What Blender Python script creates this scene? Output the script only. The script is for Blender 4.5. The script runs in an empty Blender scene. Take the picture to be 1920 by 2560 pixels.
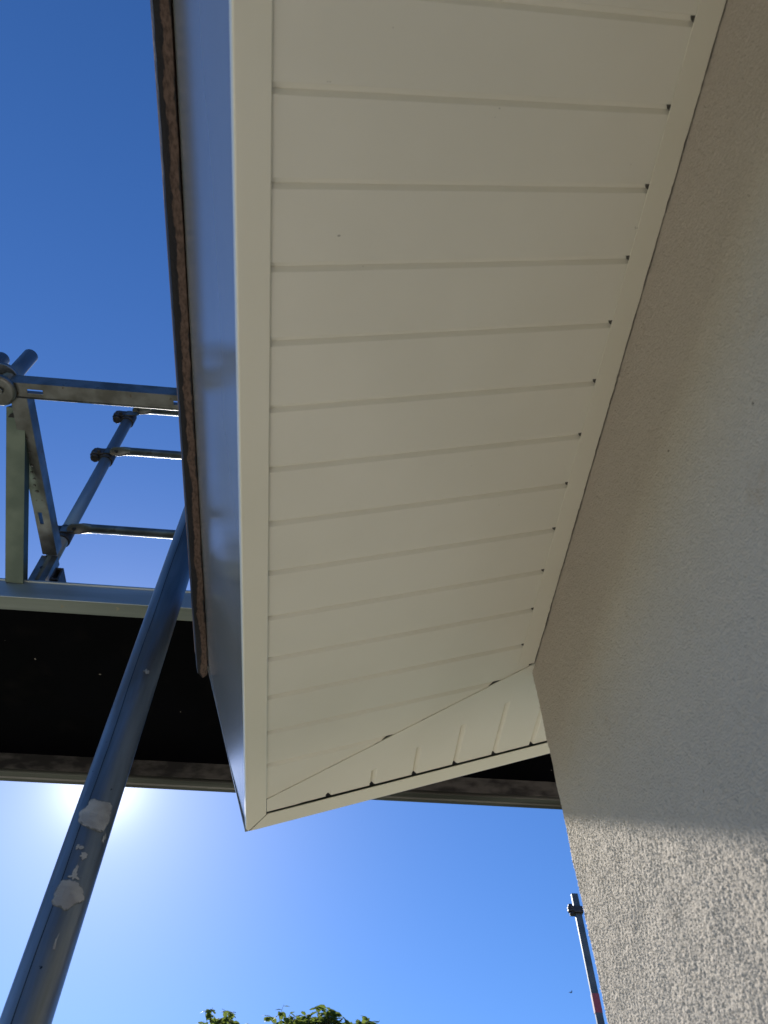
import bpy, bmesh, math, random
import numpy as np
from mathutils import Vector, Matrix, noise
random.seed(7)
C = bpy.context.scene.collection
SC = bpy.context.scene
R = math.radians

# ------------------------------------------------------------------ camera
PITCH, YAW, ROLL = 0.95528747, 0.09824237, -0.00773818
ca, sa, cb, sb = math.cos(PITCH), math.sin(PITCH), math.cos(YAW), math.sin(YAW)
F = Vector((sb * ca, cb * ca, sa)); RT = Vector((cb, -sb, 0)); UP = RT.cross(F)
R2 = RT * math.cos(ROLL) + UP * math.sin(ROLL); U2 = -RT * math.sin(ROLL) + UP * math.cos(ROLL)
cam = bpy.data.objects.new('camera', bpy.data.cameras.new('camera')); C.objects.link(cam)
cam.matrix_world = Matrix(((R2.x, U2.x, -F.x, 0), (R2.y, U2.y, -F.y, 0), (R2.z, U2.z, -F.z, 0), (0, 0, 0, 1)))
cam.data.sensor_fit = 'VERTICAL'; cam.data.sensor_height = 36; cam.data.lens = 36 * 1938.343 / 2560
cam.data.clip_start = 0.02; cam.data.clip_end = 3000
cam.data.dof.use_dof = True; cam.data.dof.focus_distance = 1.5; cam.data.dof.aperture_fstop = 14
SC.camera = cam
WX0 = .29
GZ = -3.6                                     # ground level; an added dark platform lies 1.6 m below the camera

# ------------------------------------------------------------------ sky and sun
SUN_EL, SUN_AZ = R(33.46), R(-17.5)           # azimuth measured from +Y towards +X
w = bpy.data.worlds.new('World'); SC.world = w; w.use_nodes = True
nt = w.node_tree; nt.nodes.clear()
sky = nt.nodes.new('ShaderNodeTexSky'); sky.sky_type = 'NISHITA'; sky.sun_disc = False
sky.sun_elevation = SUN_EL; sky.sun_rotation = SUN_AZ
sky.air_density = 1.0; sky.dust_density = 0.12; sky.ozone_density = 6.0; sky.altitude = 0
hs = nt.nodes.new('ShaderNodeHueSaturation'); hs.inputs['Saturation'].default_value = 1.16; hs.inputs['Hue'].default_value = .508
bg = nt.nodes.new('ShaderNodeBackground'); bg.inputs['Strength'].default_value = 0.102
wo = nt.nodes.new('ShaderNodeOutputWorld')
# glow added to the sky in place of camera bloom, tied to the sun's own direction
tcw = nt.nodes.new('ShaderNodeTexCoord'); dt = nt.nodes.new('ShaderNodeVectorMath'); dt.operation = 'DOT_PRODUCT'
dt.inputs[1].default_value = (math.sin(SUN_AZ) * math.cos(SUN_EL), math.cos(SUN_AZ) * math.cos(SUN_EL), math.sin(SUN_EL))
nrmv = nt.nodes.new('ShaderNodeVectorMath'); nrmv.operation = 'NORMALIZE'
nt.links.new(tcw.outputs['Generated'], nrmv.inputs[0]); nt.links.new(nrmv.outputs[0], dt.inputs[0])
clampn = nt.nodes.new('ShaderNodeMath'); clampn.operation = 'MAXIMUM'; clampn.inputs[1].default_value = 0; nt.links.new(dt.outputs['Value'], clampn.inputs[0])
last_ = None
for e_, k_ in ((1100, 6.0), (220, 1.2), (45, .8)):
    pw = nt.nodes.new('ShaderNodeMath'); pw.operation = 'POWER'; pw.inputs[1].default_value = e_; nt.links.new(clampn.outputs[0], pw.inputs[0])
    ml = nt.nodes.new('ShaderNodeMath'); ml.operation = 'MULTIPLY_ADD'; ml.inputs[1].default_value = k_; nt.links.new(pw.outputs[0], ml.inputs[0])
    if last_: nt.links.new(last_, ml.inputs[2])
    else: ml.inputs[2].default_value = 0
    last_ = ml.outputs[0]
cmbw = nt.nodes.new('ShaderNodeVectorMath'); cmbw.operation = 'SCALE'; cmbw.inputs[0].default_value = (1.0, .97, .86); nt.links.new(last_, cmbw.inputs['Scale'])
addw = nt.nodes.new('ShaderNodeVectorMath'); addw.operation = 'ADD'
nt.links.new(sky.outputs[0], hs.inputs['Color']); nt.links.new(hs.outputs[0], addw.inputs[0]); nt.links.new(cmbw.outputs[0], addw.inputs[1]); nt.links.new(addw.outputs[0], bg.inputs[0]); nt.links.new(bg.outputs[0], wo.inputs[0])
sd = Vector((math.sin(SUN_AZ) * math.cos(SUN_EL), math.cos(SUN_AZ) * math.cos(SUN_EL), math.sin(SUN_EL)))
sl = bpy.data.lights.new('sun', 'SUN'); sl.energy = 5.0; sl.angle = R(0.42); sl.color = (1, .95, .87)
so = bpy.data.objects.new('sun', sl); C.objects.link(so)
so.rotation_euler = (-sd).to_track_quat('-Z', 'Y').to_euler(); so.location = sd * 30
SC.view_settings.view_transform = 'Standard'; SC.view_settings.look = 'None'
SC.view_settings.exposure = 0.6; SC.view_settings.gamma = 1
SC.cycles.max_bounces = 10; SC.cycles.diffuse_bounces = 5; SC.cycles.glossy_bounces = 5

# ------------------------------------------------------------------ materials
def mat(name, col, rough=.5, metal=0, col2=None, scale=20, bump=0, bscale=200, spec=.5, detail=6, thr=(.4, .6), stretch=(1, 1, 1), coat=0, ior=1.5, bdist=.001):
    m = bpy.data.materials.new(name); m.use_nodes = True
    n = m.node_tree; b = n.nodes['Principled BSDF']
    b.inputs['Roughness'].default_value = rough; b.inputs['Metallic'].default_value = metal
    b.inputs['Specular IOR Level'].default_value = spec; b.inputs['IOR'].default_value = ior
    b.inputs['Coat Weight'].default_value = coat
    b.inputs['Base Color'].default_value = (*col, 1)
    tc = n.nodes.new('ShaderNodeTexCoord'); mp = n.nodes.new('ShaderNodeMapping'); mp.inputs['Scale'].default_value = stretch
    n.links.new(tc.outputs['Object'], mp.inputs[0])
    if col2:
        no = n.nodes.new('ShaderNodeTexNoise'); no.inputs['Scale'].default_value = scale; no.inputs['Detail'].default_value = detail
        n.links.new(mp.outputs[0], no.inputs['Vector'])
        cr = n.nodes.new('ShaderNodeValToRGB'); cr.color_ramp.elements[0].position = thr[0]; cr.color_ramp.elements[1].position = thr[1]
        cr.color_ramp.elements[0].color = (*col, 1); cr.color_ramp.elements[1].color = (*col2, 1)
        n.links.new(no.outputs['Fac'], cr.inputs[0]); n.links.new(cr.outputs[0], b.inputs['Base Color'])
    if bump:
        nb = n.nodes.new('ShaderNodeTexNoise'); nb.inputs['Scale'].default_value = bscale; nb.inputs['Detail'].default_value = 3
        n.links.new(mp.outputs[0], nb.inputs['Vector'])
        bp = n.nodes.new('ShaderNodeBump'); bp.inputs['Strength'].default_value = bump; bp.inputs['Distance'].default_value = bdist
        n.links.new(nb.outputs['Fac'], bp.inputs['Height']); n.links.new(bp.outputs[0], b.inputs['Normal'])
    return m

def specks(m, col, scale, lim, soft=.02, stretch=(1, 1, 1)):
    """scattered marks of another colour over whatever base colour the material has"""
    n = m.node_tree; b = n.nodes['Principled BSDF']
    tc = n.nodes.new('ShaderNodeTexCoord'); mp = n.nodes.new('ShaderNodeMapping'); mp.inputs['Scale'].default_value = stretch
    n.links.new(tc.outputs['Object'], mp.inputs[0])
    no = n.nodes.new('ShaderNodeTexNoise'); no.inputs['Scale'].default_value = scale; no.inputs['Detail'].default_value = 4
    n.links.new(mp.outputs[0], no.inputs['Vector'])
    mr = n.nodes.new('ShaderNodeMapRange'); mr.inputs['From Min'].default_value = lim; mr.inputs['From Max'].default_value = lim + soft
    n.links.new(no.outputs['Fac'], mr.inputs['Value'])
    mx = n.nodes.new('ShaderNodeMix'); mx.data_type = 'RGBA'
    n.links.new(mr.outputs[0], mx.inputs['Factor'])
    src = b.inputs['Base Color']
    if src.links: n.links.new(src.links[0].from_socket, mx.inputs['A'])
    else: mx.inputs['A'].default_value = src.default_value
    mx.inputs['B'].default_value = (*col, 1)
    n.links.new(mx.outputs['Result'], src)
    return m

M = {}
M['pvc'] = mat('cream_pvc', (.82, .79, .675), .38, col2=(.85, .82, .705), scale=6, bump=.12, bscale=14, bdist=.002)
specks(M['pvc'], (.42, .40, .33), 90, .76)
M['pvc_trim'] = mat('cream_pvc_trim', (.83, .80, .665), .3, col2=(.85, .82, .69), scale=5, bump=.1, bscale=10, bdist=.002)
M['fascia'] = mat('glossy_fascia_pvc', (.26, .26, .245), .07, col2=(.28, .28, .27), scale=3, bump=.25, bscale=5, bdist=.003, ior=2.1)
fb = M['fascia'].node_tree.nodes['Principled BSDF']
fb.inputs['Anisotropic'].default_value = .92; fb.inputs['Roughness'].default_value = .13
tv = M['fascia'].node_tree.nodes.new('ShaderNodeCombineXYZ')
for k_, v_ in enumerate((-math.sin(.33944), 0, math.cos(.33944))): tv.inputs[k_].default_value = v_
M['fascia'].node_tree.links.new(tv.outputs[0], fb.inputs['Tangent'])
M['gap_shade'] = mat('black_gap_shade', (.015, .015, .018), .7)  # flat black in place of the shade inside open joints and holes
M['joint_shade'] = mat('painted_notch_shade', (.10, .09, .075), .8)  # brown-grey painted as the shade in the joint ends
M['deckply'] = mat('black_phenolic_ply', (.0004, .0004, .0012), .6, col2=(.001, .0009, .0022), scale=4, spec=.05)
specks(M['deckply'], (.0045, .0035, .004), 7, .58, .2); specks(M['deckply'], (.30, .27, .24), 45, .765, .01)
M['galv'] = mat('galvanised_steel', (.20, .23, .26), .5, .88, col2=(.13, .15, .17), scale=16, bump=.25, bscale=60, stretch=(1, 1, .12))
specks(M['galv'], (.42, .40, .37), 30, .68, .04, (1, 1, .3))
M['galv_x'] = mat('galvanised_beam', (.20, .205, .20), .42, .9, col2=(.12, .12, .11), scale=14, bump=.3, bscale=50)
specks(M['galv_x'], (.12, .10, .08), 40, .66, .04)
M['alu'] = mat('dull_aluminium', (.42, .44, .43), .4, .8, col2=(.28, .30, .29), scale=8, bump=.15, bscale=80, stretch=(.1, 1, 1))
specks(M['alu'], (.45, .40, .32), 22, .68, .03)
M['grimy'] = mat('grimy_timber_edge', (.035, .032, .034), .7, col2=(.13, .12, .115), scale=22, bump=.5, bscale=60, stretch=(.5, 1, 1), detail=9)
M['brace'] = mat('greenish_dull_steel', (.11, .14, .11), .45, .8, col2=(.075, .10, .08), scale=9, bump=.2, bscale=60)
M['brace2'] = mat('weathered_aluminium', (.17, .17, .155), .5, .7, col2=(.085, .083, .075), scale=10, bump=.2, bscale=70, stretch=(.15, 1, 1))
M['post'] = mat('dark_painted_steel', (.05, .07, .09), .5, .4, col2=(.08, .10, .12), scale=12, bump=.2, bscale=60)
M['iron'] = mat('dark_cast_iron', (.018, .020, .026), .5, .4, col2=(.05, .045, .045), scale=40, bump=.4, bscale=120)
M['tube'] = mat('grimy_galvanised_tube', (.34, .36, .37), .42, .6, col2=(.07, .075, .075), scale=26, bump=.5, bscale=70, stretch=(1, 1, .10), thr=(.36, .66), bdist=.0015)
specks(M['tube'], (.20, .165, .13), 18, .56, .1, (1, 1, .2)); specks(M['tube'], (.02, .02, .025), 120, .72, .03)
M['plaster'] = mat('dried_plaster', (.33, .31, .30), .85, col2=(.44, .42, .405), scale=60, bump=.5, bscale=250, stretch=(.3, 1, 1))
def thin_edges(m, under):
    n = m.node_tree; b = n.nodes['Principled BSDF']; src = b.inputs['Base Color'].links[0].from_socket
    at = n.nodes.new('ShaderNodeAttribute'); at.attribute_name = 'cover'
    tc = n.nodes.new('ShaderNodeTexCoord'); no = n.nodes.new('ShaderNodeTexNoise'); no.inputs['Scale'].default_value = 170; no.inputs['Detail'].default_value = 7; no.inputs['Roughness'].default_value = .7
    n.links.new(tc.outputs['Object'], no.inputs['Vector'])
    ad = n.nodes.new('ShaderNodeMath'); ad.operation = 'MULTIPLY_ADD'; ad.inputs[1].default_value = 1.5; n.links.new(no.outputs['Fac'], ad.inputs[0]); n.links.new(at.outputs['Fac'], ad.inputs[2])
    mr = n.nodes.new('ShaderNodeMapRange'); mr.inputs['From Min'].default_value = .86; mr.inputs['From Max'].default_value = 1.12; n.links.new(ad.outputs[0], mr.inputs['Value'])
    mx = n.nodes.new('ShaderNodeMix'); mx.data_type = 'RGBA'; n.links.new(mr.outputs[0], mx.inputs['Factor']); mx.inputs['A'].default_value = (*under, 1)
    n.links.new(src, mx.inputs['B']); n.links.new(mx.outputs['Result'], b.inputs['Base Color'])
thin_edges(M['plaster'], (.13, .135, .135))
M['red'] = mat('red_tape', (.22, .04, .06), .5)
M['tile'] = mat('brown_tiles', (.16, .09, .06), .8, col2=(.22, .13, .09), scale=8, bump=.6, bscale=20, bdist=.01)
M['ground'] = mat('pale_bounce_ground', (.68, .61, .50), .95, col2=(.75, .69, .58), scale=2.5, bump=.6, bscale=60, bdist=.01)  # pale so that the added sheet bounces light upwards
M['lawn'] = mat('lawn', (.05, .066, .028), .9, col2=(.075, .09, .04), scale=3, bump=.8, bscale=80, bdist=.02)
M['bark'] = mat('bark', (.10, .075, .05), .9, bump=.8, bscale=20, bdist=.01)
M['feather'] = mat('dark_feather', (.02, .02, .02), .8)

# rusty drip edge: dark bitumen-like outer half, brown flaking rust on the inner half
def rust():
    m = mat('rusty_steel', (.02, .018, .02), .75, .1, bump=.6, bscale=260, bdist=.0015)
    n = m.node_tree; b = n.nodes['Principled BSDF']
    tc = n.nodes.new('ShaderNodeTexCoord')
    at = n.nodes.new('ShaderNodeAttribute'); at.attribute_name = 'across'
    sep = n.nodes.new('ShaderNodeMapping'); sep.inputs['Scale'].default_value = (1, .5, 1)
    n.links.new(tc.outputs['Object'], sep.inputs[0])
    n1 = n.nodes.new('ShaderNodeTexNoise'); n1.inputs['Scale'].default_value = 130; n1.inputs['Detail'].default_value = 8; n1.inputs['Roughness'].default_value = .65
    n2 = n.nodes.new('ShaderNodeTexNoise'); n2.inputs['Scale'].default_value = 22; n2.inputs['Detail'].default_value = 3
    n.links.new(sep.outputs[0], n1.inputs['Vector']); n.links.new(sep.outputs[0], n2.inputs['Vector'])
    def mth(op, a, b_, v=None):
        q = n.nodes.new('ShaderNodeMath'); q.operation = op
        for i, z in enumerate((a, b_)):
            if isinstance(z, (int, float)): q.inputs[i].default_value = z
            else: n.links.new(z, q.inputs[i])
        return q.outputs[0]
    s1 = mth('MULTIPLY', mth('SUBTRACT', n1.outputs['Fac'], .5), .55)
    s2 = mth('MULTIPLY', mth('SUBTRACT', n2.outputs['Fac'], .5), 1.1)
    a = mth('ADD', at.outputs['Fac'], mth('ADD', s1, s2))
    # brown band between 0.42 and 0.95 of the width
    lo = n.nodes.new('ShaderNodeMapRange'); lo.inputs['From Min'].default_value = .44; lo.inputs['From Max'].default_value = .50; n.links.new(a, lo.inputs['Value'])
    hi = n.nodes.new('ShaderNodeMapRange'); hi.inputs['From Min'].default_value = .98; hi.inputs['From Max'].default_value = 1.06; n.links.new(a, hi.inputs['Value'])
    band = mth('MULTIPLY', lo.outputs[0], mth('SUBTRACT', 1.0, hi.outputs[0]))
    n3 = n.nodes.new('ShaderNodeTexNoise'); n3.inputs['Scale'].default_value = 300; n3.inputs['Detail'].default_value = 5
    n.links.new(sep.outputs[0], n3.inputs['Vector'])
    cr = n.nodes.new('ShaderNodeValToRGB'); cr.color_ramp.elements[0].color = (.085, .055, .042, 1); cr.color_ramp.elements[1].color = (.18, .118, .09, 1)
    cr.color_ramp.elements[0].position = .35; cr.color_ramp.elements[1].position = .6
    n.links.new(n3.outputs['Fac'], cr.inputs[0])
    mx = n.nodes.new('ShaderNodeMix'); mx.data_type = 'RGBA'; n.links.new(band, mx.inputs['Factor'])
    mx.inputs['A'].default_value = (.022, .021, .024, 1); n.links.new(cr.outputs[0], mx.inputs['B'])
    n.links.new(mx.outputs['Result'], b.inputs['Base Color'])
    return m
M['rust'] = rust()

# scratched render of the house wall
def render_wall():
    m = bpy.data.materials.new('beige_render'); m.use_nodes = True
    n = m.node_tree; b = n.nodes['Principled BSDF']; b.inputs['Roughness'].default_value = .9; b.inputs['Specular IOR Level'].default_value = .25
    tc = n.nodes.new('ShaderNodeTexCoord')
    def noi(s, d, r=.5):
        q = n.nodes.new('ShaderNodeTexNoise'); q.inputs['Scale'].default_value = s; q.inputs['Detail'].default_value = d; q.inputs['Roughness'].default_value = r
        n.links.new(tc.outputs['Object'], q.inputs['Vector']); return q
    big = noi(2.2, 6)
    cr = n.nodes.new('ShaderNodeValToRGB'); cr.color_ramp.elements[0].position = .35; cr.color_ramp.elements[1].position = .68
    cr.color_ramp.elements[0].color = (.455, .40, .335, 1); cr.color_ramp.elements[1].color = (.525, .465, .395, 1)
    n.links.new(big.outputs['Fac'], cr.inputs[0])
    # small dark pits
    pit = noi(70, 3); mr = n.nodes.new('ShaderNodeMapRange'); mr.inputs['From Min'].default_value = .755; mr.inputs['From Max'].default_value = .78
    n.links.new(pit.outputs['Fac'], mr.inputs['Value'])
    mx = n.nodes.new('ShaderNodeMix'); mx.data_type = 'RGBA'; n.links.new(mr.outputs[0], mx.inputs['Factor'])
    n.links.new(cr.outputs[0], mx.inputs['A']); mx.inputs['B'].default_value = (.12, .10, .08, 1)
    # brown old-sealant stains
    st = noi(14, 7, .7); m2 = n.nodes.new('ShaderNodeMapRange'); m2.inputs['From Min'].default_value = .60; m2.inputs['From Max'].default_value = .75; m2.inputs['To Max'].default_value = .5
    n.links.new(st.outputs['Fac'], m2.inputs['Value'])
    mx2 = n.nodes.new('ShaderNodeMix'); mx2.data_type = 'RGBA'; n.links.new(m2.outputs[0], mx2.inputs['Factor'])
    n.links.new(mx.outputs['Result'], mx2.inputs['A']); mx2.inputs['B'].default_value = (.38, .29, .20, 1)
    n.links.new(mx2.outputs['Result'], b.inputs['Base Color'])
    g1 = noi(430, 2, .55); g2 = noi(170, 2)
    ad = n.nodes.new('ShaderNodeMath'); ad.operation = 'MULTIPLY_ADD'; ad.inputs[1].default_value = .25
    n.links.new(g2.outputs['Fac'], ad.inputs[0]); n.links.new(g1.outputs['Fac'], ad.inputs[2])
    bp = n.nodes.new('ShaderNodeBump'); bp.inputs['Strength'].default_value = 1; bp.inputs['Distance'].default_value = .0007
    n.links.new(ad.outputs[0], bp.inputs['Height']); n.links.new(bp.outputs[0], b.inputs['Normal'])
    return m
M['render'] = render_wall()

def leafmat():
    m = bpy.data.materials.new('leaf'); m.use_nodes = True
    n = m.node_tree; b = n.nodes['Principled BSDF']; b.inputs['Roughness'].default_value = .45
    oi = n.nodes.new('ShaderNodeNewGeometry')
    cr = n.nodes.new('ShaderNodeValToRGB'); b.inputs['Roughness'].default_value = .65; b.inputs['Specular IOR Level'].default_value = .2; cr.color_ramp.elements[0].color = (.03, .06, .018, 1); cr.color_ramp.elements[1].color = (.10, .15, .04, 1)
    n.links.new(oi.outputs['Random Per Island'], cr.inputs[0]); n.links.new(cr.outputs[0], b.inputs['Base Color'])
    tr = n.nodes.new('ShaderNodeBsdfTranslucent'); tr.inputs[0].default_value = (.25, .32, .06, 1)
    mx = n.nodes.new('ShaderNodeMixShader'); mx.inputs[0].default_value = .35
    n.links.new(b.outputs[0], mx.inputs[1]); n.links.new(tr.outputs[0], mx.inputs[2])
    n.links.new(mx.outputs[0], n.nodes['Material Output'].inputs[0])
    return m
M['leaf'] = leafmat()

# ------------------------------------------------------------------ helpers
BASE = {}
def thing(name, label, cat, loc, group=None):
    o = bpy.data.objects.new(name, None); C.objects.link(o); o.location = loc; o.empty_display_size = .1
    o['label'] = label; o['category'] = cat
    if group: o['group'] = group
    BASE[o.name] = Vector(loc); return o
def obj(name, bm, m, parent=None, smooth=False, recalc=True):
    if recalc: bmesh.ops.recalc_face_normals(bm, faces=bm.faces)
    me = bpy.data.meshes.new(name)
    base = BASE[parent.name] if parent else Vector((0, 0, 0))
    bmesh.ops.translate(bm, verts=bm.verts, vec=-base)
    bm.to_mesh(me); bm.free(); me.materials.append(m)
    if smooth:
        for p in me.polygons: p.use_smooth = True
    o = bpy.data.objects.new(name, me); C.objects.link(o)
    if parent: o.parent = parent
    BASE[o.name] = base
    return o
def bevel(o, wd, seg=2):
    b = o.modifiers.new('bevel', 'BEVEL'); b.width = wd; b.segments = seg; b.limit_method = 'ANGLE'; b.angle_limit = R(35); return o
def box(bm, a, b):
    x0, y0, z0 = a; x1, y1, z1 = b
    v = [bm.verts.new(p) for p in ((x0, y0, z0), (x1, y0, z0), (x1, y1, z0), (x0, y1, z0), (x0, y0, z1), (x1, y0, z1), (x1, y1, z1), (x0, y1, z1))]
    for f in ((0, 3, 2, 1), (4, 5, 6, 7), (0, 1, 5, 4), (1, 2, 6, 5), (2, 3, 7, 6), (3, 0, 4, 7)): bm.faces.new([v[i] for i in f])
def prism(bm, prof, a, b, ux, uy, close=True):
    """profile (list of 2D) swept from a to b, its axes ux, uy"""
    a, b = Vector(a), Vector(b)
    A = [bm.verts.new(a + ux * p[0] + uy * p[1]) for p in prof]; B = [bm.verts.new(b + ux * p[0] + uy * p[1]) for p in prof]
    n = len(prof)
    for i in range(n if close else n - 1):
        j = (i + 1) % n; bm.faces.new((A[i], A[j], B[j], B[i]))
    if close: bm.faces.new(A[::-1]); bm.faces.new(B)
def tube(bm, a, b, r, n=28, r2=None, steps=1, cap=True, wob=0):
    a, b = Vector(a), Vector(b); d = (b - a).normalized()
    u = d.orthogonal().normalized(); v = d.cross(u); r2 = r if r2 is None else r2
    rings = []
    for s in range(steps + 1):
        t = s / steps; c = a.lerp(b, t); rr = r + (r2 - r) * t
        rings.append([bm.verts.new(c + (u * math.cos(2 * math.pi * i / n) + v * math.sin(2 * math.pi * i / n)) * rr) for i in range(n)])
    for s in range(steps):
        for i in range(n):
            j = (i + 1) % n; f = bm.faces.new((rings[s][i], rings[s][j], rings[s + 1][j], rings[s + 1][i])); f.smooth = True
    if cap: bm.faces.new(rings[0][::-1]); bm.faces.new(rings[-1])
    return rings
X_, Y_, Z_ = Vector((1, 0, 0)), Vector((0, 1, 0)), Vector((0, 0, 1))

# ------------------------------------------------------------------ ground
bm = bmesh.new()
g = 24
gv = [[bm.verts.new(((i - g / 2) / (g / 2) * 900, (j - g / 2) / (g / 2) * 900, GZ)) for j in range(g + 1)] for i in range(g + 1)]
for i in range(g):
    for j in range(g): bm.faces.new((gv[i][j], gv[i + 1][j], gv[i + 1][j + 1], gv[i][j + 1]))
o = obj('ground', bm, M['lawn']); o['kind'] = 'structure'
bm = bmesh.new()
A = [bm.verts.new(q) for q in ((-7.5, -2.2, GZ + .004), (WX0, -2.2, GZ + .004), (WX0, 3.4, GZ + .004), (-7.5, 3.4, GZ + .004))]
bm.faces.new(A)
o = obj('bounce_sheet', bm, M['ground']); o['kind'] = 'structure'  # pale sheet added out of view to bounce light onto the soffit

# ------------------------------------------------------------------ house
S = 0.62                                      # metres per unit of the soffit frame
TH = 0.33944127
ND = Vector((math.cos(TH), 0, math.sin(TH))); PN = Vector((-math.sin(TH), 0, math.cos(TH)))
def P(u, v, h=0): return (PN * (1 + h) + Y_ * u + ND * v) * S
U0, DU, VL, VJ, VW, VT, HF, UR = .1287, .10493, .2312, .7953, .8372, .1858, .5056, 1.600
UB = -9.0                                     # far back end of the eave, behind the camera
def mitre_u(v): return 1.5052 + (v - .2299) * (1.2627 - 1.5052) / (.795 - .2299)
WX, WY = .285, .790                           # faces of the house walls
house = thing('house', 'beige rendered house corner under a boxed cream eave', 'house', (WX, WY, GZ))
SL = math.tan(TH)
bm = bmesh.new()
rx = 4.3; x2 = 2 * rx - WX
zt = .758 + .12
WB = WX + .0012
prof = [(WB, GZ - .3), (WB, zt), (rx, zt + (rx - WX) * SL), (x2, zt), (x2, GZ - .3)]
prism(bm, prof, (0, -5.6, 0), (0, WY - .001, 0), X_, Z_)
wall = obj('wall', bm, M['render'], house); bevel(wall, .004, 3)
# the scraped grain of the render, as real relief where the wall is close enough to show it
def grain(ny, nz, step, seed):
    rs = np.random.default_rng(seed)
    fy = np.fft.fftfreq(ny, step)[:, None]; fz = np.fft.fftfreq(nz, step)[None, :]
    f = np.sqrt(fy ** 2 + fz ** 2)
    def band(f0, bw):
        n = np.fft.fft2(rs.standard_normal((ny, nz)))
        h = np.real(np.fft.ifft2(n * np.exp(-((f - f0) / bw) ** 2))); return h / h.std()
    a = band(400, 190); b = band(120, 60); c = band(14, 10)
    h = a * .00029 + np.abs(band(400, 160)) * -.00020 + b * .00013 + c * .00022
    pit = band(60, 50); pit = np.clip(pit - 3.5, 0, 1); h -= pit * .0010
    return h
st = .0008
ys = np.arange(-.50, WY + 1e-6, st); zs = np.arange(-.15, .80, st)
ys = ys + (WY - ys[-1])
h = grain(len(ys), len(zs), st, 3)
ny, nz = len(ys), len(zs)
co = np.zeros((ny + 2, nz, 3), dtype=np.float32)
co[1:-1, :, 0] = WX - h; co[1:-1, :, 1] = ys[:, None]; co[1:-1, :, 2] = zs[None, :]
# soft arris at the corner, then the return round it
e = np.clip((ys - (WY - .003)) / .003, 0, 1) ** 2
co[1:-1, :, 0] += (e * .0012)[:, None]
co[-2, :, 1] += h[-1] * 1.6
co[-1] = co[-2]; co[-1, :, 0] = WX + .012; co[0] = co[1]; co[0, :, 0] = WX + .004
co[:, 0, 0] = WX + .003; co[:, -1, 0] = WX + .003
me = bpy.data.meshes.new('wall_render'); nv = (ny + 2) * nz
me.vertices.add(nv); me.vertices.foreach_set('co', (co.reshape(-1, 3) - np.array(BASE[house.name], dtype=np.float32)).ravel())
i0 = (np.arange(ny + 1)[:, None] * nz + np.arange(nz - 1)[None, :]).ravel()
q = np.stack([i0, i0 + 1, i0 + 1 + nz, i0 + nz], 1).astype(np.int32)
nf = len(q); me.loops.add(nf * 4); me.loops.foreach_set('vertex_index', q.ravel())
me.polygons.add(nf); me.polygons.foreach_set('loop_start', np.arange(nf, dtype=np.int32) * 4); me.polygons.foreach_set('loop_total', np.full(nf, 4, dtype=np.int32))
me.update(calc_edges=True); me.polygons.foreach_set('use_smooth', np.ones(nf, dtype=bool)); me.validate()
me.materials.append(M['render'])
o = bpy.data.objects.new('wall_render', me); C.objects.link(o); o.parent = house; BASE[o.name] = BASE[house.name]

# boards: profile along the running direction, swept across
def groove_profile(s0, s1, c0, pitch):
    """list of (s, h) with one recessed joint of ~9 mm at every c0 + k*pitch"""
    pts = [(s0, 0)]
    k = math.ceil((s0 - c0) / pitch)
    D = .0058
    while c0 + k * pitch < s1 - .008:
        c = c0 + k * pitch
        if c - .008 > s0:
            pts += [(c - .0068, 0), (c - .0064, .0022), (c - .0010, .0044), (c + .0002, D), (c + .0012, .0046), (c + .0062, .0004), (c + .0070, 0)]
        k += 1
    pts.append((s1, 0)); return pts
def strip(bm, ring0, ring1):
    A = [bm.verts.new(p) for p in ring0]; B = [bm.verts.new(p) for p in ring1]
    for i in range(len(A) - 1): bm.faces.new((A[i], A[i + 1], B[i + 1], B[i]))
mit_dir = (P(mitre_u(.8), .8) - P(mitre_u(.2), .2)).normalized(); mit_n = mit_dir.cross(PN); mit_n = mit_n if mit_n.y > 0 else -mit_n
bm = bmesh.new()
pf = groove_profile(UB, 1.445, U0, DU); pf[-1] = (1.62, 0)
strip(bm, [P(u, VL - .012, h) for u, h in pf], [P(u, .826, h) for u, h in pf])
bmesh.ops.bisect_plane(bm, geom=bm.verts[:] + bm.edges[:] + bm.faces[:], plane_co=P(mitre_u(.5) - .0004, .5), plane_no=mit_n, clear_outer=True)
soffit = obj('soffit', bm, M['pvc'], house)
sm = soffit.modifiers.new('solid', 'SOLIDIFY'); sm.thickness = .0012; sm.offset = 1
bm = bmesh.new()
pf = [(v, h * 1.5) for v, h in groove_profile(VL + .004, 12.0, .4800, .1052)]
UV1 = 1.5480
strip(bm, [P(1.0, v, h - .0012) for v, h in pf], [P(UV1, v, h - .0012) for v, h in pf])
bmesh.ops.bisect_plane(bm, geom=bm.verts[:] + bm.edges[:] + bm.faces[:], plane_co=P(mitre_u(.5), .5), plane_no=mit_n, clear_inner=True)
verge = obj('verge_soffit', bm, M['pvc'], house)
sm = verge.modifiers.new('solid', 'SOLIDIFY'); sm.thickness = .0012; sm.offset = 1
def poly(name, uvs, h0, h1, m, parent, bev=.0008):
    bm = bmesh.new()
    A = [bm.verts.new(P(u, v, h0)) for u, v in uvs]; B = [bm.verts.new(P(u, v, h1)) for u, v in uvs]
    n = len(uvs); bm.faces.new(A); bm.faces.new(B[::-1])
    for i in range(n): bm.faces.new((A[i], A[(i + 1) % n], B[(i + 1) % n], B[i]))
    o = obj(name, bm, m, parent)
    if bev: bevel(o, bev)
    return o
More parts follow.
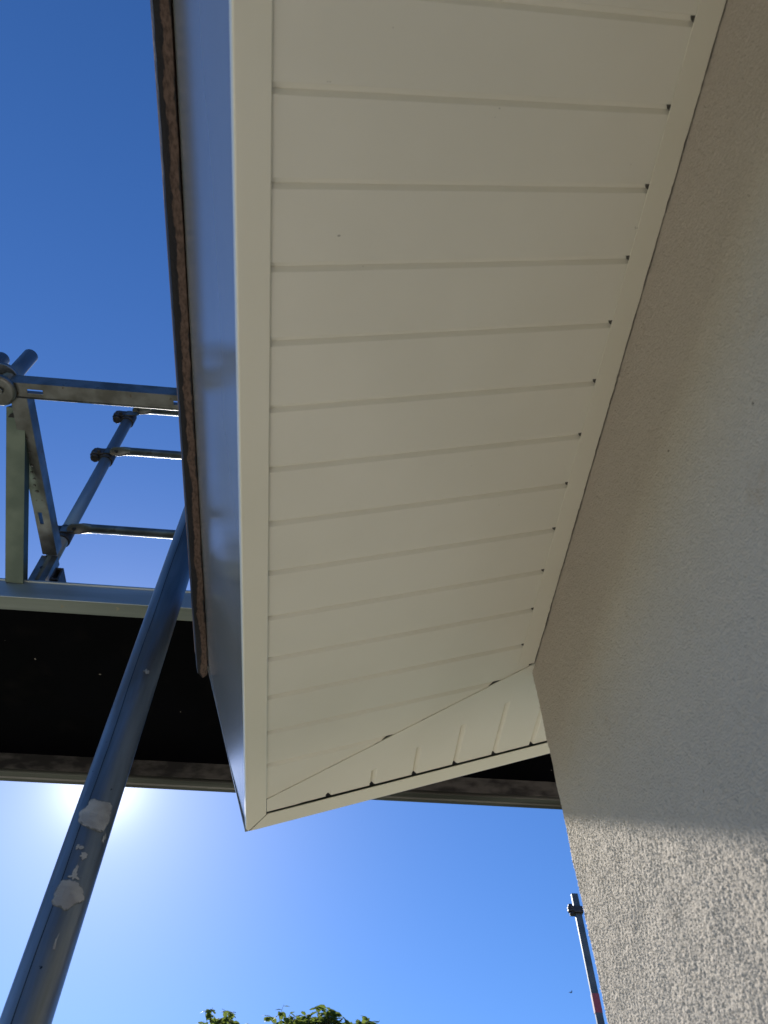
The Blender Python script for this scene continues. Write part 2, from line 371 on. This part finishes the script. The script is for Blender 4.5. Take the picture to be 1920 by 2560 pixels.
# flat cover strip along the mitre: hides the ends of the verge boards' joints
poly('cover_strip', [(mitre_u(.232) - .0012, .2322), (mitre_u(.8) - .0012, .8), (mitre_u(.845), .845), (mitre_u(.845) + .10, .845), (mitre_u(.8) + .0955, .8), (mitre_u(.36) + .0895, .36), (1.5480, .30), (1.5480, .2322)], -.0026, -.0014, M['pvc'], verge, .0003)
# wall trim (J profile), its edge along the wall a little uneven
bm = bmesh.new()
n = 700; lo, hi = [], []
for i in range(n + 1):
    u = UB + (mitre_u(.84) - .004 - UB) * (i / n) ** .45
    j = noise.noise(Vector((u * 26, 3, 1))) * .0012 + noise.noise(Vector((u * 120, 1, 5))) * .0012
    lo.append(P(u, VJ, -.0035)); hi.append(P(u, .8368 + j, -.0030))
strip(bm, lo, hi)
wt = obj('wall_trim', bm, M['pvc_trim'], soffit)
sm = wt.modifiers.new('solid', 'SOLIDIFY'); sm.thickness = .0007; sm.offset = 1
# dark patches standing for shade where each joint runs in under the wall trim
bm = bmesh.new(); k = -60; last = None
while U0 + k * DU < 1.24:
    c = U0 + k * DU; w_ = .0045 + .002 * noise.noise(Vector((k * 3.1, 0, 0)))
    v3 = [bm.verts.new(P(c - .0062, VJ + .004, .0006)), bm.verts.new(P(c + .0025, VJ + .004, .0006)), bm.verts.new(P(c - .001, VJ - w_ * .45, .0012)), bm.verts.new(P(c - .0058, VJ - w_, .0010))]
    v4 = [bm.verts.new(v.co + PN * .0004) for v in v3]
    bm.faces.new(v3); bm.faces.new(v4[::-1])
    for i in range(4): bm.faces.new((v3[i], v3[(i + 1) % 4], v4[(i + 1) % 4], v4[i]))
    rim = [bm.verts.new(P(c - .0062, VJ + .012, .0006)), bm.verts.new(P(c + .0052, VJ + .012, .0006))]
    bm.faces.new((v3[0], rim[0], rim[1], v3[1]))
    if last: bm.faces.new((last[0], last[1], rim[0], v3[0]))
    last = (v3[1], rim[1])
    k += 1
obj('joint_end_shade', bm, M['joint_shade'], soffit)
# black strip standing for the shade inside the open joint to the wall
poly('wall_joint_shade', [(UB, .828), (UB, .8435), (mitre_u(.84) + .02, .8435), (mitre_u(.84) + .02, .828)], .004, .012, M['gap_shade'], soffit, 0)
# eave trim: flat flange that turns round a soft nose into the fascia
bm = bmesh.new()
pr = [(VL, -.0005), (VL, -.0032), (VL - .001, -.004)]
r_ = .0035
for i in range(7):
    a = math.pi / 2 * i / 6
    pr.append((VT + r_ - math.sin(a) * r_, -.004 + r_ - math.cos(a) * r_))
pr += [(VT, .010), (VT + .003, .010), (VT + .003, .0005)]
A = [bm.verts.new(P(UB, v, h)) for v, h in pr]; B = [bm.verts.new(P(1.60, v, h)) for v, h in pr]
for i in range(len(pr)):
    j = (i + 1) % len(pr); f = bm.faces.new((A[i], A[j], B[j], B[i]))
bm.faces.new(A[::-1]); bm.faces.new(B)
# mitre the free end against the verge trim
q0, q1 = P(1.600, .192), P(1.5535, .2318)
dn = (q1 - q0).normalized().cross(PN); dn = dn if dn.y > 0 else -dn
bmesh.ops.bisect_plane(bm, geom=bm.verts[:] + bm.edges[:] + bm.faces[:], plane_co=q0, plane_no=dn, clear_outer=True)
et = obj('edge_trim', bm, M['pvc_trim'], soffit)
poly('gap_shade', [(1.5465, .2355), (1.5465, 12), (1.5560, 12), (1.5560, .2355)], .0028, .008, M['gap_shade'], verge, 0)  # black strip painted as the shade in the slot beside the verge trim
poly('verge_trim', [(1.5532, .2345), (1.5532, 12), (1.601, 12), (1.601, .1948)], -.0052, -.0025, M['pvc_trim'], verge, .0006)
# fascia board square to the roof pitch, with the glossy face outwards
bm = bmesh.new()
n = 160; A, B = [], []
for i in range(n + 1):
    u = UB + (1.588 - UB) * (i / n) ** .5
    col = []
    for k in range(13):
        t = k / 12; h = .010 + (HF - .010) * t
        bow = -.0035 * math.sin(math.pi * t) + noise.noise(Vector((u * 1.3, t * 1.5, 0))) * .0018
        col.append(bm.verts.new(P(u, VT + .0006 + bow, h)))
    A.append(col)
for i in range(n):
    for k in range(12):
        f = bm.faces.new((A[i][k], A[i + 1][k], A[i + 1][k + 1], A[i][k + 1])); f.smooth = True
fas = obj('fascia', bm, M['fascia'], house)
bm = bmesh.new()
prism(bm, [(1.5885, 0), (1.5945, 0), (1.5945, .012), (1.5885, .012)], P(0, VT, .002) - Y_ * 0, P(0, VT, HF), Y_ * S, ND * S)
obj('end_joint_shade', bm, M['gap_shade'], fas)
bm = bmesh.new()
prism(bm, [(1.5945, -.003), (1.6020, -.003), (1.6020, .03), (1.5945, .03)], P(0, VT, -.004), P(0, VT, HF), Y_ * S, ND * S)
bevel(obj('end_cap', bm, M['fascia'], fas), .0008)
# verge fascia (faces the scaffold deck)
bm = bmesh.new()
prism(bm, [(0, 0), (0, HF * S), (11.7 * S, HF * S), (11.7 * S, 0)], P(1.5955, VT + .03), P(1.6015, VT + .03), ND, PN)
obj('verge_fascia', bm, M['fascia'], house)
# rusty drip edge above the fascia
bm = bmesh.new()
al = bm.verts.layers.float.new('across')
n = 420; rows = []
for i in range(n + 1):
    u = UB + (1.6174 - UB) * (i / n) ** .5
    rg = (noise.noise(Vector((u * 40, 7, 0))) * .0010)
    cs = [(.1568 + rg * .6, HF + .030, 0), (.1562 + rg, HF + .004, 0), (.1568 + rg, HF + .0005, .02), (.163, HF + rg * .5, .25), (.170, HF + .0006, .5), (.177, HF + .0004 + rg * .5, .75), (.1838, HF, 1), (.1846, HF + .004, 1), (.1846, HF + .03, 1)]
    row = []
    for v, h, a in cs:
        x = bm.verts.new(P(u, v, h)); x[al] = a; row.append(x)
    rows.append(row)
for i in range(n):
    for k in range(8): bm.faces.new((rows[i][k], rows[i][k + 1], rows[i + 1][k + 1], rows[i + 1][k]))
bm.faces.new(rows[-1])
# a torn corner folded down at the end
f0 = [bm.verts.new(P(1.6174, .158, HF)), bm.verts.new(P(1.632, .168, HF - .006)), bm.verts.new(P(1.628, .180, HF - .002)), bm.verts.new(P(1.6174, .1838, HF))]
for x, a in zip(f0, (0, .2, .9, 1)): x[al] = a
bm.faces.new(f0)
obj('drip_edge', bm, M['rust'], house)
# roof
bm = bmesh.new()
vr_ = (rx - P(0, 0, HF).x) / ND.x / S
h0, h1 = HF + .032, HF + .075
prism(bm, [(.160 * S, (1 + h0) * S), (.160 * S, (1 + h1) * S), (vr_ * S, (1 + h1) * S), (vr_ * S, (1 + h0) * S)], (0, UB * S, 0), (0, 1.606 * S, 0), ND, PN)
mirror = []
ridge = P(0, vr_, h1).x
ND2 = Vector((-ND.x, 0, ND.z)); PN2 = Vector((-PN.x, 0, PN.z))
off = Vector((2 * ridge, 0, 0))
prism(bm, [(.160 * S, (1 + h0) * S), (.160 * S, (1 + h1) * S), (vr_ * S, (1 + h1) * S), (vr_ * S, (1 + h0) * S)], off + Vector((0, UB * S, 0)), off + Vector((0, 1.606 * S, 0)), ND2, PN2)
obj('roof', bm, M['tile'], house)

# ------------------------------------------------------------------ scaffold deck on the gable side
DX0, DX1 = -2.35, 1.75
deck = thing('scaffold_deck', 'black scaffold deck seen from below between two metal edge beams', 'scaffold deck', (DX0, 1.83, 1.95))
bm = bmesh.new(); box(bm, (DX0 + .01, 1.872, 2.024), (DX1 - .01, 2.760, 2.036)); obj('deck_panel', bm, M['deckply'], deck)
bm = bmesh.new()                                            # near aluminium beam: C profile with lips
pr = [(1.826, 1.95), (1.886, 1.95), (1.886, 1.958), (1.834, 1.958), (1.834, 2.022), (1.870, 2.022), (1.870, 2.040), (1.826, 2.040), (1.826, 2.034), (1.822, 2.034), (1.822, 2.028), (1.826, 2.028)]
prism(bm, pr, (DX0, 0, 0), (DX1, 0, 0), Y_, Z_)
bevel(obj('edge_beam', bm, M['alu'], deck), .0015)
bm = bmesh.new()
box(bm, (DX0, 2.7605, 1.9535), (DX1, 2.800, 2.10)); obj('toe_board', bm, M['grimy'], deck)
bm = bmesh.new()
pr = [(2.764, 1.938), (2.790, 1.938), (2.794, 1.943), (2.800, 1.943), (2.806, 1.938), (2.826, 1.938), (2.826, 1.99), (2.8005, 1.99), (2.8005, 1.953), (2.762, 1.953), (2.762, 1.944)]
prism(bm, pr, (DX0, 0, 0), (DX1, 0, 0), Y_, Z_)
bevel(obj('edge_beam', bm, M['brace2'], deck), .001)
for x in (-2.2, -.2, 1.6):                                  # cross channels, mostly hidden behind the eave
    if x > 1: 
        bm = bmesh.new(); box(bm, (x, 1.888, 1.985), (x + .05, 2.758, 2.0235)); obj('cross_member', bm, M['alu'], deck)

# dark platform added unseen under the camera to hold back ground bounce
low = thing('scaffold_deck', 'unseen dark scaffold platform added below the camera to cut ground light', 'scaffold deck', (-.1, -1, -1.62), 'scaffold decks')
deck['group'] = 'scaffold decks'
bm = bmesh.new(); box(bm, (-.42, -4.6, -1.62), (.24, .60, -1.60)); obj('deck_panel', bm, M['deckply'], low)  # panel of the added unseen platform
for x in (-.47, .24):
    bm = bmesh.new(); box(bm, (x, -4.6, -1.70), (x + .045, .60, -1.595)); obj('edge_beam', bm, M['galv_x'], low)  # edge beams of the added unseen platform

# ------------------------------------------------------------------ standards (upright tubes)
def standard(label, x, y, z0, z1, r=.02415, name='scaffold_standard', group='upright scaffold tubes', m='galv', seam=None):
    t = thing(name, label, 'scaffold tube', (x, y, z0), group)
    bm = bmesh.new()
    rings = tube(bm, (x, y, z0), (x, y, z1), r, 48, cap=True)
    # dished cap and, low down, the weld seam as a fine raised bead
    obj('tube', bm, M[m], t)
    if seam is not None:
        bm = bmesh.new(); d = Vector((math.cos(seam), math.sin(seam), 0)); sd_ = Vector((-d.y, d.x, 0))
        n_ = 260; prev = None
        for i in range(n_ + 1):
            z = z0 + (z1 - z0) * i / n_
            wv = noise.noise(Vector((z * 7, 2, 0))) * .0022 + noise.noise(Vector((z * 60, 4, 0))) * .0006
            hh = .0004 + .0005 * abs(noise.noise(Vector((z * 30, 9, 0))))
            c = Vector((x, y, z)) + sd_ * wv
            row = [bm.verts.new(c + d * (r - .0004) + sd_ * .0010), bm.verts.new(c + d * (r + hh)), bm.verts.new(c + d * (r - .0004) - sd_ * .0010)]
            if prev:
                bm.faces.new((prev[0], prev[1], row[1], row[0])); bm.faces.new((prev[1], prev[2], row[2], row[1]))
            prev = row
        obj('weld_seam', bm, M['iron'], t, smooth=True)
    return t
TX, TY, TR = -.2685, .869, .02415
big = standard('thick plaster-splashed tube rising in front of the sun at lower left', TX, TY, GZ, 2.32, seam=math.atan2(-.72, -.15), m='tube')
def splash(z, ang, w_, h_, seed, th=.0009, edge=.25):
    """dried plaster patch wrapped on the tube: centre height z, azimuth ang, half sizes in metres"""
    bm = bmesh.new(); N = 56; rings = []; cv = bm.verts.layers.float.new('cover')
    c = bm.verts.new((TX + math.cos(ang) * (TR + th), TY + math.sin(ang) * (TR + th), z)); c[cv] = 1
    for k, (f, t_) in enumerate(((.4, th), (.8, th), (.95, th * .8), (1, -.0003))):
        ring = []
        for i in range(N):
            a = 2 * math.pi * i / N
            rr = 1 + edge * noise.noise(Vector((math.cos(a) * 1.6, math.sin(a) * 1.6, seed))) * 1.6 + .10 * noise.noise(Vector((math.cos(a) * 7, math.sin(a) * 7, seed)))
            s = math.cos(a) * w_ * rr * f; zz = z + math.sin(a) * h_ * rr * f
            aa = ang + s / TR
            ring.append(bm.verts.new((TX + math.cos(aa) * (TR + t_), TY + math.sin(aa) * (TR + t_), zz)))
        for x_ in ring: x_[cv] = (.9, .55, .2, 0)[k]
        rings.append(ring)
    for i in range(N): bm.faces.new((c, rings[0][i], rings[0][(i + 1) % N]))
    for k in range(3):
        for i in range(N): bm.faces.new((rings[k][i], rings[k][(i + 1) % N], rings[k + 1][(i + 1) % N], rings[k + 1][i]))
    return bm
FACE = math.atan2(-TY, -TX)                                 # side of the tube that looks at the camera
for z, da, w_, h_, sd2 in ((.542, .10, .0205, .0205, 1), (.446, .04, .0190, .0150, 5.3), (.499, -.25, .0035, .003, 9), (.491, .10, .0035, .004, 12), (.474, -.02, .002, .007, 14), (.466, .0, .0045, .003, 17),
                           (.77, .2, .004, .003, 21), (.52, .85, .002, .006, 41), (.395, .12, .0012, .007, 38)):
    obj('plaster_splash', splash(z, FACE + da, w_, h_, sd2, edge=.3 if w_ > .01 else .8, th=.0009 if w_ > .01 else .0004), M['plaster'], big)

std2 = standard('far upright tube with clamps carrying three horizontal guard rails', -1.030, 1.868, 2.0405, 3.30)
stda = standard('right-hand round-capped tube end above the slotted rail at far left', -1.072, 1.178, 2.205, 2.433)
stdb = standard('left-hand round-capped tube end cut by the left edge of the photo', -1.148, 1.176, 2.205, 2.39)
for t, (x, y, z) in ((stda, (-1.072, 1.178, 2.433)), (stdb, (-1.148, 1.176, 2.39))):
    bm = bmesh.new(); bmesh.ops.create_uvsphere(bm, u_segments=32, v_segments=12, radius=.0238)
    bmesh.ops.scale(bm, vec=(1, 1, .25), verts=bm.verts); bmesh.ops.translate(bm, vec=(x, y, z), verts=bm.verts)
    obj('cap', bm, M['galv'], t, smooth=True)
hid = standard('far upright at the hidden end of the guard rails', 1.50, 1.868, 2.0405, 3.30)
# rosette with wedge head on a standard
def clamp(parent, x, y, z, flip=1, sc=1.0, name='clamp'):
    bm = bmesh.new()
    tube(bm, (x, y, z - .034 * sc), (x, y, z + .034 * sc), .0305 * sc, 24)
    for k, dz in enumerate((-.026, -.008, .012, .028)):
        rr = (.020, .026, .027, .019)[k] * sc
        tube(bm, (x - .046 * flip * sc, y - .010, z + dz * sc - .007 * sc), (x - .046 * flip * sc, y - .010, z + dz * sc + .006 * sc), rr, 7)
    box(bm, (x - .052 * sc, y - .034 * sc, z - .022 * sc), (x - .010 * sc, y + .002, z + .020 * sc))
    tube(bm, (x - .03 * sc, y - .046 * sc, z - .012), (x - .03 * sc, y - .02, z - .012), .009 * sc, 6)
    o = obj(name, bm, M['iron'], parent); bevel(o, .0025, 2)
    bm = bmesh.new()                                         # ear that takes the flattened rail end
    prism(bm, [(-.02, -.018), (.030, -.016), (.040, 0), (.030, .016), (-.02, .018)], (x + .012, y - .036 * sc, z), (x + .012, y - .030 * sc, z), X_, Z_)
    obj('lug', bm, M['galv_x'], o)
for z in (2.345, 2.915, 3.262):
    clamp(std2, -1.030, 1.868, z)
clamp(hid, 1.50, 1.868, 2.915)
clamp(hid, 1.50, 1.868, 2.345); clamp(hid, 1.50, 1.868, 3.285)
# guard rails with flattened ends
for z, lab in ((3.295, 'topmost thin guard rail tucked right under the slotted rail'), (2.915, 'middle thin guard rail of the three behind the eave edge'), (2.350, 'lowest thin guard rail ending behind the thick leaning tube')):
    t = thing('guard_rail', lab, 'guard rail', (-.99, 1.828, z), 'thin horizontal guard rails')
    bm = bmesh.new(); tube(bm, (-.925, 1.828, z), (1.40, 1.828, z), .0175, 28); 
    n_ = 28
    # taper to a flat lug
    u = [];
    def oval(xx, th_, wd_, tw=0):
        nd = Vector((0, -.6, -.8)); wd = Vector((0, .8, -.6))
        return [bm.verts.new(Vector((xx, 1.828, z - tw)) + wd * (math.cos(2 * math.pi * i / n_) * wd_) + nd * (math.sin(2 * math.pi * i / n_) * th_)) for i in range(n_)]
    secs = [(-.925, .0175, .0175), (-.940, .0135, .0185), (-.955, .0070, .0200, .002), (-.968, .0040, .0205, .006), (-.998, .0035, .0195, .010), (-1.008, .0035, .0150, .011), (-1.013, .0035, .0070, .0115)]
    pr_ = None
    for s_ in secs:
        ring = oval(*s_)
        if pr_:
            for i in range(n_):
                f = bm.faces.new((pr_[i], pr_[(i + 1) % n_], ring[(i + 1) % n_], ring[i])); f.smooth = True
        pr_ = ring
    bm.faces.new(pr_)
    obj('tube', bm, M['galv_x'], t)
    bm = bmesh.new(); tube(bm, (-.985, 1.818, z - .0225), (-.985, 1.838, z + .004), .006, 12); obj('pin', bm, M['iron'], t)

# slotted U rail along the building
rail = thing('slotted_rail', 'slotted galvanised channel rail running across above the ladder-like rails', 'scaffold rail', (-1.35, 1.16, 2.2))
bm = bmesh.new()
x0, x1, y0, y1, z0, z1 = -1.35, 1.15, 1.160, 1.210, 2.200, 2.252
box(bm, (x0, y0, z0), (x1, y0 + .003, z1))                   # side towards the camera
box(bm, (x0, y1 - .003, z0), (x1, y1, z1 - .01))             # far side
slots = [-1.0 + .452 * k for k in range(5)]
seg = x0
sw = .0125
for s_ in slots:                                             # underside with slots cut out
    box(bm, (seg, y0 + .0031, z0), (s_, y1 - .0031, z0 + .003))
    box(bm, (s_, y0 + .0031, z0), (s_ + .048, y0 + .020, z0 + .003)); box(bm, (s_, y1 - .0145, z0), (s_ + .048, y1 - .0031, z0 + .003))
    seg = s_ + .048
box(bm, (seg, y0 + .0031, z0), (x1, y1 - .0031, z0 + .003))
obj('channel', bm, M['galv_x'], rail)
bm = bmesh.new(); tube(bm, (x0, y1 + .0005, z0 + .0005), (x1, y1 + .0005, z0 + .0005), .0032, 14); obj('glint_bead', bm, M['galv_x'], rail)  # round bead added to catch a thin sun highlight along the rail
bm = bmesh.new(); tube(bm, (x0, 1.1845, 2.224), (x1, 1.1845, 2.224), .0035, 8); obj('tie_rod', bm, M['alu'], rail)
# collar plate where the rail meets the tube ends
bm = bmesh.new()
for z0_, z1_, ra, rb in ((2.2525, 2.266, .050, .050), (2.266, 2.284, .050, .040), (2.284, 2.292, .040, .026)): tube(bm, (-1.095, 1.178, z0_), (-1.095, 1.178, z1_), ra, 36, r2=rb)
obj('collar', bm, M['galv'], rail)
bm = bmesh.new()
tube(bm, (-1.082, 1.186, 2.186), (-1.082, 1.186, 2.1995), .052, 40)
tube(bm, (-1.082, 1.186, 2.181), (-1.082, 1.186, 2.186), .044, 40, r2=.052)
tube(bm, (-1.075, 1.180, 2.172), (-1.075, 1.180, 2.181), .012, 6)
bevel(obj('head_plate', bm, M['galv_x'], rail), .001)

# channel running away from us, from the slotted rail to the deck edge
def channel(name, label, a, b, wid, dep, up, m='galv_x', slot=None, cat='scaffold beam', group=None):
    """U channel, closed side down (-up)"""
    t = thing(name, label, cat, a, group)
    a, b = Vector(a), Vector(b); d = (b - a).normalized(); up = (up - d * up.dot(d)).normalized(); sx = d.cross(up).normalized()
    bm = bmesh.new(); q = .0035; h = wid / 2
    prism(bm, [(-h, 0), (h, 0), (h, dep), (h - q, dep), (h - q, q), (-h + q, q), (-h + q, dep), (-h, dep)], a, b, sx, up)
    o = obj('channel', bm, M[m], t); bevel(o, .001)
    return t, o, d, sx, up
t, o, d, sx, up = channel('cross_channel', 'galvanised channel slanting down to the right with one lit slot', (-1.030, 1.212, 2.198), (-1.030, 1.842, 2.198), .052, .052, Z_)
# slot: real hole cut through the channel web, plus embossed oval marks
bmc = bmesh.new(); box(bmc, (-1.041, 1.66, 2.15), (-1.027, 1.71, 2.30)); cut = bpy.data.meshes.new('cut'); bmc.to_mesh(cut); bmc.free()
def cut_hole(o, boxes):
    """cut rectangular holes straight up through an object by rebuilding its mesh with a boolean applied now"""
    bmx = bmesh.new()
    for a_, b_ in boxes: box(bmx, a_, b_)
    bmesh.ops.recalc_face_normals(bmx, faces=bmx.faces)
    mm = bpy.data.meshes.new('c'); bmx.to_mesh(mm); bmx.free()
    co = bpy.data.objects.new('c', mm); C.objects.link(co); co.location = -BASE[o.name] * 0
    md = o.modifiers.new('b', 'BOOLEAN'); md.object = co; md.operation = 'DIFFERENCE'; md.solver = 'EXACT'
    bpy.context.view_layer.update()
    dg = bpy.context.evaluated_depsgraph_get(); nm = bpy.data.meshes.new_from_object(o.evaluated_get(dg))
    o.modifiers.clear(); o.data = nm; bpy.data.objects.remove(co)
cut_hole(o, [((-1.042, 1.655, 2.19), (-1.029, 1.705, 2.21))])
for i in range(9):
    bm = bmesh.new(); yy = 1.36 + i * .026
    tube(bm, (-1.031 - .004 * (i % 2), yy, 2.1985), (-1.031 - .004 * (i % 2), yy + .001, 2.1965), .007 if i in (0, 4, 8) else .005, 14, r2=.003)
    obj('stamped_mark', bm, M['galv_x'], t)
# upright foot piece under its far end
t, o, d, sx, up = channel('foot_channel', 'short upright channel foot joining the slanting channel to the deck edge', (-1.030, 1.845, 2.041), (-1.030, 1.845, 2.197), .058, .040, Y_)
bm = bmesh.new(); tube(bm, (-1.034, 1.8440, 2.13), (-1.034, 1.8455, 2.13), .008, 16); obj('bolt_hole_shade', bm, M['gap_shade'], t)
bm = bmesh.new()
box(bm, (-.985, 1.835, 2.06), (-.955, 1.90, 2.068)); box(bm, (-.985, 1.835, 2.068), (-.979, 1.90, 2.118)); box(bm, (-.961, 1.835, 2.068), (-.955, 1.90, 2.118)); box(bm, (-.9849, 1.8351, 2.118), (-.955, 1.90, 2.124))
tube(bm, (-.99, 1.865, 2.048), (-.915, 1.865, 2.044), .013, 12); tube(bm, (-.93, 1.845, 2.046), (-.93, 1.89, 2.046), .017, 10)
bevel(obj('hook', bm, M['iron'], t), .002)
# sloping brace at far left
t, o, d, sx, up = channel('sloping_brace', 'green-tinged box brace upright in the photo at far left', (-1.084, 1.824, 2.016), (-1.056, 1.262, 2.222), .060, .040, Z_, m='brace')
bm = bmesh.new()
prism(bm, [(-.02, 0), (.02, 0), (.012, .012), (0, .018), (-.012, .012)], (-1.060, 1.290, 2.209), (-1.060, 1.290, 2.2075), X_, -Y_ * 1)
obj('notch_shade', bm, M['gap_shade'], t)

# ------------------------------------------------------------------ neighbouring scaffold post behind the house corner
px, py = 1.655, 4.72
post = thing('scaffold_post', 'dark box-section post behind the wall corner with a red tape band', 'scaffold post', (px, py, GZ))
bm = bmesh.new(); pz = 2.63
lean = Vector((.012, 0, 0))
prism(bm, [(-.021, -.012), (.021, -.012), (.021, .012), (-.021, .012)], (px - .012, py, GZ), (px + .012, py, pz), X_, Y_)
bevel(obj('tube', bm, M['post'], post), .004)
bm = bmesh.new(); prism(bm, [(-.0217, -.0127), (.0217, -.0127), (.0217, .0127), (-.0217, .0127)], (px + .0085, py, 1.94), (px + .0095, py, 2.04), X_, Y_); obj('tape_band', bm, M['red'], post)
bm = bmesh.new(); zc = 2.52
for dz, rr in ((-.024, .015), (-.008, .023), (.008, .023), (.024, .015)):
    tube(bm, (px - .034, py - .015, zc + dz - .008), (px - .034, py - .015, zc + dz + .008), rr, 9)
box(bm, (px - .035, py - .030, zc - .020), (px + .040, py + .030, zc + .020))
bevel(obj('clamp', bm, M['iron'], post), .003)

# ------------------------------------------------------------------ trees beyond
def leaf(bm, c, d, up, L, W_):
    d = d.normalized(); s = d.cross(up)
    if s.length < 1e-3: s = d.orthogonal()
    s.normalize(); nrm = s.cross(d)
    pts = [c, c + d * L * .3 + s * W_ * .42 - nrm * L * .04, c + d * L * .68 + s * W_ * .5 - nrm * L * .10, c + d * L - nrm * L * .22, c + d * L * .68 - s * W_ * .5 - nrm * L * .10, c + d * L * .3 - s * W_ * .42 - nrm * L * .04]
    v = [bm.verts.new(p) for p in pts]; m1 = bm.verts.new(c + d * L * .55 - nrm * L * .01)
    for i in range(6): bm.faces.new((v[i], v[(i + 1) % 6], m1))
def rnd(): return Vector((random.gauss(0, 1), random.gauss(0, 1), random.gauss(0, 1))).normalized()
def tree(label, base, tops, crown_r, group='trees beyond the house'):
    bx, by = base
    t = thing('tree', label, 'tree', (bx, by, GZ), group)
    bw = bmesh.new(); bl = bmesh.new()
    ctr = Vector((bx, by, GZ + 4.6))
    tube(bw, (bx, by, GZ), (bx, by, GZ + 1.9), .16, 14, r2=.12, cap=False)
    fork = Vector((bx, by, GZ + 1.85))
    ends = [Vector(p) for p in tops]
    for _ in range(26):
        e = ctr + Vector((random.gauss(0, .55), random.gauss(0, .55), random.uniform(-.9, .75))) * crown_r
        ends.append(e)
    for k, e in enumerate(ends):
        mid = fork.lerp(e, .55) + Vector((random.uniform(-.2, .2), random.uniform(-.2, .2), .15)) 
        mid.x = fork.x + (e.x - fork.x) * .7; mid.y = fork.y + (e.y - fork.y) * .7
        tube(bw, fork, mid, .06, 8, r2=.03, cap=False); tube(bw, mid, e, .03, 6, r2=.006, cap=False)
        top = k < len(tops)
        n_sh = (14 if len(tops) > 6 else 7) if top else 10
        for s in range(n_sh):
            if top:
                o_ = e + Vector((random.gauss(0, .13), random.gauss(0, .14), -abs(random.gauss(.10, .16)))) if s else e - Vector((0, 0, .12))
            else: o_ = e + rnd() * random.uniform(.05, .5)
            tip = o_ + Vector((random.gauss(0, .06), random.gauss(0, .06), random.uniform(.04, .13)))
            tube(bw, e.lerp(mid, .15), o_, .006, 4, r2=.004, cap=False)
            tube(bw, o_, tip, .004, 4, r2=.002, cap=False)
            for q in range(7 if top else 10):
                a = random.uniform(0, 2 * math.pi)
                c = o_.lerp(tip, random.random())
                dd = Vector((math.cos(a), math.sin(a), random.uniform(-.7, .5)))
                leaf(bl, c, dd, Z_ + rnd() * .4, random.uniform(.075, .125), random.uniform(.05, .075))
    obj('trunk', bw, M['bark'], t); obj('crown', bl, M['leaf'], t, recalc=False)
def at(px_, py_, dist, dy=0):
    f = 1938.343; py_ += dy
    v = F + R2 * ((px_ - 960) / f) - U2 * ((py_ - 1280) / f)
    return v * (dist / math.hypot(v.x, v.y))
T1 = [at(548, 2536, 11, 16), at(560, 2530, 11.1, 16), at(578, 2526, 11, 16), at(598, 2546, 11, 16)]
tree('small leafy tree with thin top shoots below the eave corner', (T1[1].x - .1, T1[1].y + .2), T1, 1.0)
T2 = [at(716, 2545, 11, 24), at(738, 2524, 11, 24), at(755, 2545, 11, 24), at(783, 2530, 11.2, 24), at(800, 2525, 11, 24), at(820, 2512, 11, 24), at(835, 2522, 11.1, 24), at(846, 2535, 11, 24), at(800, 2552, 11, 24), at(868, 2556, 11, 24), at(770, 2550, 11, 24), at(905, 2556, 11, 24), at(920, 2550, 11.2, 24), at(936, 2558, 11, 24)]
tree('larger leafy tree with the broad rounded top at bottom centre', (T2[5].x, T2[5].y + .2), T2, 1.3)

# ------------------------------------------------------------------ tiny bird in the sky
c = at(1428, 2481, 38)
bm = bmesh.new()
bmesh.ops.create_uvsphere(bm, u_segments=12, v_segments=8, radius=.03)
bmesh.ops.scale(bm, vec=(2.0, .8, .8), verts=bm.verts)
for s in (-1, 1):
    v = [bm.verts.new(q) for q in ((-.02, s * .02, .01), (.03, s * .02, .012), (.02, s * .09, .05), (-.03, s * .12, .055), (-.035, s * .06, .03))]
    bm.faces.new(v)
v = [bm.verts.new(q) for q in ((-.05, -.008, 0), (-.05, .008, 0), (-.10, .02, 0), (-.10, -.02, 0))]; bm.faces.new(v)
bmesh.ops.create_uvsphere(bm, u_segments=8, v_segments=6, radius=.018, matrix=Matrix.Translation((.062, 0, .008)))
o = obj('bird', bm, M['feather'], recalc=False); o.location = c; o.rotation_euler = (0, R(-30), R(20))
o['label'] = 'tiny dark flying bird beside the red-banded post'; o['category'] = 'bird'
